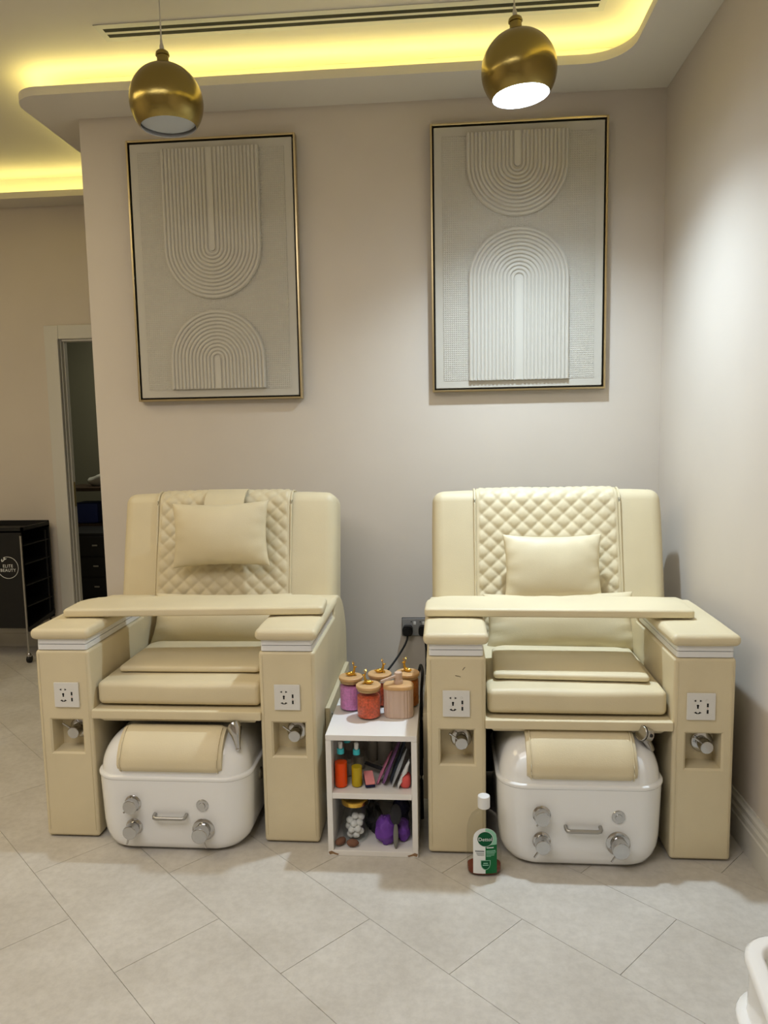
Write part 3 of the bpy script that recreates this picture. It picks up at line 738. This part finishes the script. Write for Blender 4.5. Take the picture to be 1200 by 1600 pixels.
# fluted dispenser
t = thing('soap_dispenser', 'fluted beige oval dispenser with a wooden pump spout', 'dispenser', (-.163, 2.440, sh+.0005), 0)
def oval(z, e=0, flute=0, n=120):
    out = []
    for k in range(n):
        a = 2*PI*k/n; q = .0018*abs(math.cos(a*13))*flute
        c, s_ = math.cos(a), math.sin(a)
        out.append((math.copysign(abs(c)**.7, c)*(.051-e-q), math.copysign(abs(s_)**.8, s_)*(.036-e-q), z))
    return out
B().loft([oval(0, .003), oval(.003, 0, 1), oval(.098, 0, 1)]).obj('body', 'beige_ceramic', t, angle=25)
B().loft([oval(.098, .002), oval(.099, -.001), oval(.108, -.001), oval(.112, .002), oval(.113, .006)]).obj('lid', 'bamboo', t, angle=40)
b = B(); b.lathe([(.0155, .113), (.0155, .124), (.0140, .126)], 28); b.lathe([(.0135, .125), (.0135, .150), (.012, .152)], 28); b.obj('pump', 'beige_ceramic', t, angle=40)
B().box(-.064, -.006, -.0055, .0055, -.004, .004, .0015, mtx=Matrix.Translation((0, -.004, .143)) @ Matrix.Rotation(math.radians(-14), 4, 'Y') @ Matrix.Rotation(math.radians(25), 4, 'Z')).obj('spout', 'beige_ceramic', t)
# spray bottles in the upper compartment
def plainmat(n, rgb, r=.5, trans=0): M[n] = mat(n, rgb, r, trans=trans, ior=1.3); return n
plainmat('orange_liquid', (255, 82, 10), .2); plainmat('yellow_liquid', (206, 178, 30), .2); plainmat('teal_plastic', (70, 196, 206), .4); plainmat('pale_liquid', (188, 184, 176), .3)
plainmat('navy', (26, 30, 66), .5); plainmat('pink_foam', (236, 150, 150), .8); plainmat('purple_pouch', (140, 100, 150), .35); plainmat('pink_pouch', (220, 140, 170), .35); plainmat('foil', (180, 186, 190), .4); plainmat('darkfoil', (54, 66, 76), .4)
plainmat('coral', (226, 96, 90), .6); plainmat('cotton', (245, 244, 240), .95); plainmat('pumice', (128, 92, 74), .85); plainmat('purple', (112, 66, 160), .45); plainmat('darkgrey', (46, 46, 50), .4); plainmat('greyh', (120, 120, 112), .4)
plainmat('green_label', (16, 104, 56), .4); plainmat('dark_green', (4, 84, 50), .4); plainmat('paper', (236, 238, 236), .5); plainmat('textgrey', (130, 134, 134), .6); plainmat('brownliquid', (120, 52, 30), .15); plainmat('mint', (150, 205, 176), .4)
def spray(label, x, y, r, h, liq, fill, z=.2143):
    t = thing('spray_bottle', label, 'bottle', (x, y, z), 0, 'spray bottles on the shelf')
    B().lathe([(r-.003, 0), (r, .003), (r, h-.012), (r*.85, h-.004), (.009, h), (.009, h+.004)], 28).obj('bottle', 'pet', t, angle=40)
    B().lathe([(r-.004, .0015), (r-.0012, .004), (r-.0012, h*fill), (.002, h*fill+.0005)], 28).obj('liquid', liq, t, angle=40)
    B().lathe([(.0115, h+.001), (.0115, h+.016), (.0105, h+.018)], 24).obj('collar', 'teal_plastic', t, angle=40)
    b = B(); b.lathe([(.0068, h+.018), (.0068, h+.030), (.0075, h+.031), (.0075, h+.037), (.006, h+.039)], 20); b.cyl((0, -.005, h+.034), (0, -.011, h+.034), .002); b.obj('pump_head', 'white_plastic', t, angle=40)
spray('spray bottle of bright orange liquid with teal collar', -.349, 2.318, .0215, .112, 'orange_liquid', .74)
spray('spray bottle of yellow liquid with teal collar', -.297, 2.322, .0185, .108, 'yellow_liquid', .62)
spray('teal-collared bottle behind the orange spray bottle', -.338, 2.40, .0205, .115, 'pale_liquid', .4)
spray('teal-collared bottle behind the yellow spray bottle', -.306, 2.45, .0205, .115, 'pale_liquid', .4)
def jarlet(name, label, x, y, r, h, z=.2143):
    t = thing(name, label, 'bottle', (x, y, z), 0, 'clear bottles at the back of the shelf')
    B().lathe([(r-.002, 0), (r, .003), (r, h*.68), (r*.6, h*.76), (r*.55, h*.82)], 28).obj('bottle', 'pale_liquid', t, angle=40)
    B().lathe([(r*.62, h*.8), (r*.62, h), (r*.56, h+.002)], 24).obj('cap', 'pet', t, angle=40)
jarlet('clear_bottle', 'tall slim clear bottle at the back of the upper shelf', -.262, 2.52, .018, .145)
jarlet('clear_bottle', 'wide translucent bottle at the back of the upper shelf', -.218, 2.50, .026, .135)
t = thing('nail_buffer', 'small pink and navy buffer block beside the yellow bottle', 'nail buffer', (-.259, 2.335, .2145), math.radians(14))
B().box(-.016, .016, -.03, .03, 0, .012, .002, mtx=Matrix.Rotation(.25, 4, 'X') @ Matrix.Translation((0, 0, .010))).obj('core', 'navy', t)
B().box(-.0155, .0155, -.031, .029, .012, .021, .002, mtx=Matrix.Rotation(.25, 4, 'X') @ Matrix.Translation((0, 0, .010))).obj('pad', 'pink_foam', t)
o = B().box(-.004, .004, -.035, .035, 0, .012, .002).obj('nail_file', 'darkgrey', None, (-.249, 2.39, .245), (.1, .45, 1.15)); tag(o, 'black file leaning behind the pink buffer', 'nail file')
def sachet(name, label, m, p0, p1, w, th=.004, wr=.003, seed=0):
    """flat pouch leaning from p0 (bottom) to p1 (top)"""
    p0, p1 = Vector(p0), Vector(p1); ax = (p1-p0); L = ax.length; az = ax.normalized(); side = Vector((0, 1, 0)) - az*az.y; side.normalize(); nn = az.cross(side)
    b = B(); n = 12
    def P(i, j, s_):
        u = -1+2*i/n; v = j/n
        e = max(0, 1-u**4)*max(0, 1-(2*v-1)**4)
        return p0+az*(v*L)+side*(u*w/2)+nn*(s_*th*(.15+.85*e)+wr*noise.noise(Vector((u*2+seed, v*4, seed))))
    for s_ in (-1, 1): b.loft([[P(i, j, s_) for i in range(n+1)] for j in range(n+1)], closed=False)
    for fx in (lambda k: (0, k), lambda k: (n, k), lambda k: (k, 0), lambda k: (k, n)):
        b.loft([[P(*fx(k), -1), P(*fx(k), 1)] for k in range(n+1)], closed=False)
    o = b.obj(name, m, None, angle=60, weld=True); return tag(o, label, 'sachet', 'pouches leaning on the shelf')
sachet('pouch', 'slim pink pouch leaning on the shelf, leftmost of the leaning pouches', 'pink_pouch', (-.232, 2.33, .216), (-.190, 2.42, .29), .03)
sachet('pouch', 'shiny purple pouch leaning among the packets on the shelf', 'purple_pouch', (-.212, 2.33, .219), (-.158, 2.40, .34), .05, seed=2, th=.005)
sachet('pouch', 'dark silver sachet leaning steeply in the upper shelf', 'darkfoil', (-.190, 2.36, .218), (-.128, 2.40, .375), .08, seed=3)
sachet('pouch', 'pale sachet with white edge leaning in the upper shelf', 'foil', (-.181, 2.32, .219), (-.135, 2.36, .33), .05, seed=5)
sachet('pouch', 'crumpled white printed sachet beside the coral sponge', 'paper', (-.161, 2.315, .219), (-.124, 2.33, .30), .045, seed=8, wr=.006)
o = puffbox(.017, .024, .020, .013, (0, 0, .004), 4, .003).obj('sponge', 'coral', None, (-.1365, 2.325, .2355)); tag(o, 'coral red sponge at the right end of the upper shelf', 'sponge')
# lower compartment
t = thing('cotton_jar', 'clear jar with gold lid holding cotton balls on the low shelf', 'jar', (-.310, 2.352, .0185))
B().lathe([(.040, 0), (.043, .003), (.043, .126), (.0408, .126), (.0408, .004), (.038, .003)], 36).obj('glass_jar', 'glass', t, angle=40)
B().lathe([(.044, .124), (.0455, .126), (.0455, .138), (.042, .141)], 36).obj('lid', 'gold', t, angle=40)
for i, (x, y, z) in enumerate(((-.325, 2.335, .038), (-.305, 2.330, .040), (-.292, 2.340, .048), (-.320, 2.327, .058), (-.300, 2.328, .060), (-.330, 2.345, .062), (-.312, 2.330, .078), (-.294, 2.338, .078), (-.326, 2.340, .084), (-.308, 2.345, .097), (-.290, 2.350, .092), (-.318, 2.360, .070))):
    b = B(); b.sphere((0, 0, 0), .0125, .012, .0115, 14, 9)
    for v in b.bm.verts: v.co *= 1+.16*noise.noise(v.co*90+Vector((i*3, 0, 0)))
    o = b.obj('cotton_ball', 'cotton', None, (x, y, z), angle=90); o.modifiers.clear()
    tag(o, 'fluffy white cotton ball in the heap on the low shelf', 'cotton ball', 'cotton balls on the low shelf')
def stone(label, x, y, rz, L):
    b = B(); b.sphere((0, 0, 0), L, .012, .0125, 16, 10)
    for v in b.bm.verts: v.co *= 1+.12*noise.noise(v.co*50+Vector((x*50, 0, 0)))
    o = b.obj('pumice_stone', 'pumice', None, (x, y, .0325), (0, .2, rz), angle=90); o.modifiers.clear(); tag(o, label, 'pumice stone', 'pumice stones')
stone('brown pumice stone at the left end of the low shelf', -.352, 2.298, 1.0, .024); stone('brown pumice stone before the cotton jar, right of the pair', -.312, 2.290, .35, .022)
def crumple(b, a, f):
    for v in b.bm.verts:
        p = v.co.copy(); d = noise.noise_vector(p*f)*a
        rd = 1-2*abs(noise.noise(p*f*2.2)); d += (p-Vector((0, 0, .04))).normalized()*(rd*a*.55)
        v.co += d; v.co.z = max(0, v.co.z)
b = B(); b.sphere((0, 0, .045), .026, .04, .05, 40, 26)
crumple(b, .012, 30)
o = b.obj('black_pouch', 'darkgrey', None, (-.252, 2.405, .0185), (0, 0, .4), angle=70); tag(o, 'crumpled black pouch between the cotton and the purple sponge', 'pouch')
b = B(); b.sphere((0, 0, .044), .032, .032, .043, 40, 26)
crumple(b, .009, 45)
o = b.obj('bath_sponge', 'purple', None, (-.206, 2.325, .0185), angle=70); tag(o, 'purple bath sponge on the low shelf', 'sponge')
b = B(); b.sphere((0, 0, .065), .026, .028, .062, 40, 26)
crumple(b, .010, 35)
o = b.obj('bath_sponge', 'navy', None, (-.158, 2.40, .0185), angle=70); tag(o, 'dark blue wrapped bundle at the back of the low shelf', 'bundle')
b = B(); b.sphere((0, 0, .035), .022, .025, .036, 36, 24)
crumple(b, .008, 40)
o = b.obj('bath_sponge', 'purple', None, (-.150, 2.345, .0185), angle=70); tag(o, 'smaller purple bundle at the right of the low shelf', 'bundle')
b = B(); b.sphere((0, 0, .078), .066, .050, .078, 44, 28)
for v in b.bm.verts:
    p = v.co.copy(); v.co += noise.noise_vector(p*28)*.010+(p-Vector((0, 0, .07))).normalized()*(1-2*abs(noise.noise(p*60)))*.005
    v.co = Vector((max(-.074, min(.063, v.co.x)), max(-.045, v.co.y), max(0, min(.168, v.co.z))))
o = b.obj('clear_bag', 'pet', None, (-.182, 2.362, .0185), angle=80); tag(o, 'clear plastic bag around the purple sponge and blue bundle', 'bag')
t = thing('foot_file', 'dark oval foot file with grey handle leaning at the right of the low shelf', 'foot file', (-.170, 2.284, .0185))
mm = Matrix.Rotation(math.radians(-14), 4, 'X')
B().sphere((0, 0, .108), .019, .006, .034, 18, 10, mm).obj('file_head', 'darkgrey', t, angle=70)
B().sphere((0, 0, .042), .0085, .006, .042, 14, 10, mm).obj('handle', 'greyh', t, angle=70)

# ------------------------------------------------------------------ disinfectant bottle
t = thing('disinfectant_bottle', 'clear disinfectant bottle with white cap and green label on the floor', 'bottle', (.112, 2.205, 0), math.radians(4))
def sq(hx, hy, z, n=40, p=2.6): return [(math.copysign(abs(math.cos(a))**(2/p), math.cos(a))*hx, math.copysign(abs(math.sin(a))**(2/p), math.sin(a))*hy, z) for a in [2*PI*k/n for k in range(n)]]
body = [(.046, .024, 0), (.051, .029, .004), (.0535, .031, .012), (.0535, .031, .06), (.0535, .031, .125), (.0515, .030, .150), (.046, .027, .172), (.038, .023, .188), (.027, .0185, .199), (.0175, .0155, .204), (.0150, .0150, .208), (.0150, .0150, .214)]
B().loft([sq(a, c, z, p=2.6 if z < .19 else 2.2) for a, c, z in body]).obj('bottle', 'pet', t, angle=50)
B().loft([sq(a-.002, c-.002, z) for a, c, z in ((.046, .024, .0025), (.051, .029, .006), (.0535, .031, .013), (.0535, .031, .028))]).obj('liquid', 'brownliquid', t, angle=50)
B().lathe([(.0175, .212), (.019, .2135), (.019, .246), (.018, .249), (.0155, .250)], 32).obj('cap', 'white_plastic', t, angle=40)
def onb(x, z, off): # front surface of the bottle
    k = 1.0; hx, hy = .0535, .031
    return (x, -hy*max(0, 1-(abs(x)/hx)**2.6)**(1/2.6)-off, z)
def patch(pl_fn, off, th=.0004):
    """pl_fn: list of columns (x, z0, z1)"""
    b = B(); b.loft([[onb(x, z0+(z1-z0)*k/10, off) for k in range(11)] for x, z0, z1 in pl_fn], closed=False); return b
LW = .0365
def arch_cols(x0, x1, n=18):
    out = []
    for k in range(n+1):
        x = x0+(x1-x0)*k/n; out.append((x, .012, .128+.036*math.sqrt(max(0, 1-(x/LW)**2))-.004))
    return out
lab = patch(arch_cols(-LW, LW, 30), .0006).obj('label', 'paper', t, angle=80)
patch([(x, .012, min(z1, .105)) for x, _, z1 in arch_cols(.0008, LW)], .0010).obj('green_panel', 'green_label', lab, angle=80)
patch([(x, .105, z1-.001) for x, _, z1 in arch_cols(.0008, LW)], .0010).obj('mint_panel', 'mint', lab, angle=80)
def disc(cx, cz, r, off, m, nm):
    cols = [(cx+r*math.cos(PI-PI*k/24), cz-r*math.sin(PI*k/24), cz+r*math.sin(PI*k/24)) for k in range(25)]
    patch(cols, off).obj(nm, m, lab, angle=80)
disc(0, .125, .0248, .0014, 'paper', 'logo_rim'); disc(0, .125, .0235, .0018, 'dark_green', 'logo_disc')
def btext(txt, size, cx, cz, off, m, nm, sx=1.0):
    vs, fs = text_pts(txt, size, sx); b = B(); V = [b.bm.verts.new(onb(cx+x, cz+z, off)) for x, z in vs]
    for f in fs:
        try: b.face([V[i] for i in f])
        except ValueError: pass
    b.obj(nm, m, lab, smooth=False)
btext('Dettol', .0165, 0, .124, .0022, 'paper', 'lettering', .98)
def bar(x0, x1, z, h, off, m): patch([(x0+(x1-x0)*k/4, z-h/2, z+h/2) for k in range(5)], off).obj('print_line', m, lab, angle=80)
bar(.004, .026, .097, .003, .0016, 'paper')
for x0, x1, z, h in ((-.031, -.003, .085, .004), (-.028, -.003, .079, .0014), (-.026, -.003, .0755, .0014), (-.024, -.003, .072, .0014)): bar(x0, x1, z, h, .0012, 'textgrey')
for x0, x1, z, h in ((.003, .032, .086, .0026), (.003, .033, .081, .0022), (.003, .030, .0765, .0016), (.003, .028, .072, .0016), (.003, .018, .0685, .0014)): bar(x0, x1, z, h, .0014, 'mint')
def shield(s, off, m, nm):
    cols = []
    for k in range(13):
        x = -1+2*k/12; cols.append((.001+x*.0135*s, .043-.0165*s*math.sqrt(max(0, 1-abs(x)**1.6)), .043+.012*s))
    patch(cols, off).obj(nm, m, lab, angle=80)
shield(1.12, .0018, 'mint', 'shield_border'); shield(.98, .0022, 'dark_green', 'shield')
bar(-.006, .008, .047, .003, .0026, 'mint'); bar(-.008, .010, .041, .003, .0026, 'mint')

# ------------------------------------------------------------------ wall socket, plugs and cables
t = thing('wall_socket', 'grey double wall socket with black edge between the chairs', 'socket', (-.137, YB, .44))
B().box(-.074, .074, -.003, 0, -.045, .045, .002, 1).obj('back_edge', 'black', t)
B().box(-.072, .072, -.010, -.003, -.0425, .0425, .003).obj('face_plate', 'greyplate', t)
for x in (-.012, .030): B().box(x-.006, x+.006, -.0125, -.010, .012, .028, .001).obj('rocker_switch', 'ivory_plastic', t)
for x in (-.028, .014): B().cyl((x, -.0095, .026), (x, -.0105, .026), .003, seg=10).obj('screw', 'slot', t)
def smooth_path(p, n=8):
    P = [Vector(q) for q in p]; P = [P[0]*2-P[1]]+P+[P[-1]*2-P[-2]]; out = []
    for i in range(1, len(P)-2):
        for k in range(n):
            u = k/n; a, c, d, e = P[i-1:i+3]
            out.append(.5*((2*c)+(d-a)*u+(2*a-5*c+4*d-e)*u*u+(3*c-a-3*d+e)*u**3))
    out.append(P[-2]); return out
def plug(label, x, cable):
    t = thing('power_plug', label, 'plug', (x, YB-.0105, .425), 0, 'black power plugs')
    b = B(); b.prismy([(q[0], q[1]) for q in rrect(-.024, .024, -.022, .026, .016, 5)], -.030, 0); b.prismy([(q[0], q[1]) for q in rrect(-.018, .018, -.018, .020, .012, 5)], -.038, -.030); b.obj('plug_body', 'rubber', t, angle=50)
    B().tube(smooth_path(cable), .0048, 8).obj('cable', 'rubber', t, angle=60)
plug('black plug in the left socket with cable running down to the jars', -.182, [(0, -.02, -.018), (-.004, -.035, -.04), (-.02, -.06, -.07), (-.06, -.14, -.115), (-.11, -.24, -.155), (-.17, -.36, -.20), (-.20, -.55, -.30), (-.215, -.58, -.41)])
plug('black plug half hidden behind the right chair arm', -.106, [(0, -.02, -.018), (.008, -.035, -.05), (.012, -.06, -.12), (.012, -.25, -.30), (.008, -.45, -.34), (.008, -.50, -.41)])
t = tag(B().tube(smooth_path([(-.100, 2.63, .50), (-.092, 2.60, .535), (-.085, 2.575, .515), (-.0892, 2.565, .45), (-.0892, 2.55, .40), (-.0892, 2.52, .30), (-.0892, 2.48, .18), (-.0892, 2.50, .0075)]), .0055, 8).obj('extension_lead', 'rubber', angle=60), 'thick black cord hanging down beside the shelf and right chair', 'cord')

# ------------------------------------------------------------------ black beauty trolley by the far wall
t = thing('salon_trolley', 'black wheeled salon trolley with a round white emblem by the far wall', 'trolley', (-2.535, 4.235, 0))
W, DPT = .46, .31
fp = B().box(-W, -.012, 0, .012, .215, .815, .002).obj('front_panel', 'black', t)
B().box(-W, 0, DPT-.012, DPT, .215, .845, .002).obj('back_panel', 'black', t)
B().box(-W, -W+.012, .012, DPT-.012, .215, .835, .002).obj('side_panel', 'black', t)
for z in (.215, .345, .475, .605, .72):
    b = B(); b.box(-W+.012, -.004, .012, DPT-.012, z, z+.008); b.obj('tray', 'black', t, smooth=False)
b = B(); b.prism(rrect(-W, 0, 0, DPT, .01), .805, .815); b.box(-W, 0, 0, .012, .805, .837); b.box(-.012, 0, 0, DPT, .805, .837); b.obj('top_tray', 'black', t, smooth=False)
b = B(); b.prismx([(0, .195), (DPT, .235), (DPT, .262), (0, .222)], -.014, .002); b.obj('guard_strip', 'black', t, smooth=False)
for x, y in ((-.012, .006), (-.012, DPT-.03), (-W+.02, .006), (-W+.02, DPT-.03)):
    B().cyl((x, y-.008, .06), (x, y-.008, .785), .0065, seg=12).obj('post', 'satin' if y < .1 else 'black', t)
    cw_ = B().cyl((x-.010, y-.004, .024), (x+.010, y-.004, .024), .0238, seg=20, bev=.003).obj('caster', 'rubber', t, angle=40)
    B().lathe([(.014, .04), (.014, .052), (.008, .062)], 16, Matrix.Translation((x, y-.006, 0))).obj('caster_cup', 'chrome', cw_)
b = B(); ecx, ecz, er = -.106, .592, .066
b.tube([(ecx+er*math.cos(a), -.0015, ecz+er*math.sin(a)) for a in [math.radians(112)-k*math.radians(330)/48 for k in range(49)]], .0014, 5)
em = b.obj('emblem_ring', 'paper', fp)
for txt, dz in (('ELITE', .009), ('BEAUTY', -.017)):
    vs, fs = text_pts(txt, .027, .92, 1.12); b = B(); V = [b.bm.verts.new((ecx+x, -.0012, ecz+z+dz)) for x, z in vs]
    for f in fs:
        try: b.face([V[i] for i in f])
        except ValueError: pass
    b.obj('emblem_lettering', 'paper', fp, smooth=False)
b = B()
for k, (dx, dz, a) in enumerate(((-.030, .040, .5), (-.022, .048, .9), (-.012, .053, .35), (-.020, .058, 1.2), (-.036, .046, 1.3))):
    d = Vector((math.cos(a), math.sin(a))); n = Vector((-d.y, d.x)); p = Vector((ecx+dx, ecz+dz))
    q = [p-d*.009, p+n*.0032, p+d*.009, p-n*.0032]; b.prismy([tuple(v) for v in q], -.0016, -.0002)
b.obj('emblem_leaf', 'paper', fp, smooth=False)

# ------------------------------------------------------------------ things in the dim storeroom
t = thing('wooden_rack', 'dark wooden rack standing in the dim room behind the doorway', 'rack', (-2.87, 5.9, 0))
B().box(-.35, .6, 0, .45, .92, .95, .004).obj('rack_top', 'darkwood', t)
for x in (-.33, .06, .56):
    B().box(x, x+.07, .0, .06, 0, .92, .004).obj('leg', 'darkwood', t)
for z in (.62, .30): B().box(-.33, .6, .01, .44, z, z+.03, .003).obj('rack_shelf', 'darkwood', t)
o = B().box(-.13, .10, -.12, .12, 0, .17, .02).obj('storage_bin', 'blue', None, (-2.97, 6.03, .6505)); tag(o, 'dark blue bin on the rack in the dim room', 'bin')
for x, lb in ((-2.965, 'pink rolled towel at the left on the dim room rack'), (-2.615, 'pink rolled towel at the right on the dim room rack')):
    o = B().cyl((-.11, 0, .02), (.10, 0, .02), .02, seg=16, bev=.004).obj('rolled_towel', 'pinkrod', None, (x, 5.93, .3302 if x > -2.9 else .3302)); tag(o, lb, 'towel')
t = thing('drawer_cabinet', 'black drawer cabinet inside the dark doorway', 'cabinet', (-2.62, 5.25, 0))
B().box(-.28, .13, 0, .42, .0, .66, .004).obj('body', 'black', t)
for k in range(4):
    d = B().box(-.265, .115, -.014, 0, .03+.155*k, .17+.155*k, .003).obj('drawer', 'black', t)
    B().box(.02, .06, -.022, -.014, .10+.155*k, .112+.155*k, .002).obj('handle', 'satin', d)
def lump(name, m, loc, rx, ry, rz, lb, cat, sd):
    b = B(); b.sphere((0, 0, rz), rx, ry, rz, 20, 14)
    for v in b.bm.verts: v.co += noise.noise_vector(v.co*9+Vector((sd, 0, 0)))*rx*.35; v.co.z = max(0, v.co.z)
    o = b.obj(name, m, None, loc, angle=70); tag(o, lb, cat)
lump('plastic_bag', 'bag', (-2.33, 5.32, 0), .13, .14, .34, 'white plastic bag on the floor of the dim room', 'bag', 1)
lump('plastic_bag', 'yellowbag', (-2.30, 5.06, .0), .06, .06, .25, 'yellow bag in front of the white bag in the dim room', 'bag', 4)
lump('plastic_bag', 'bag', (-2.93, 6.1, .9505), .10, .08, .05, 'crumpled white bag on top of the dim room rack', 'bag', 7)
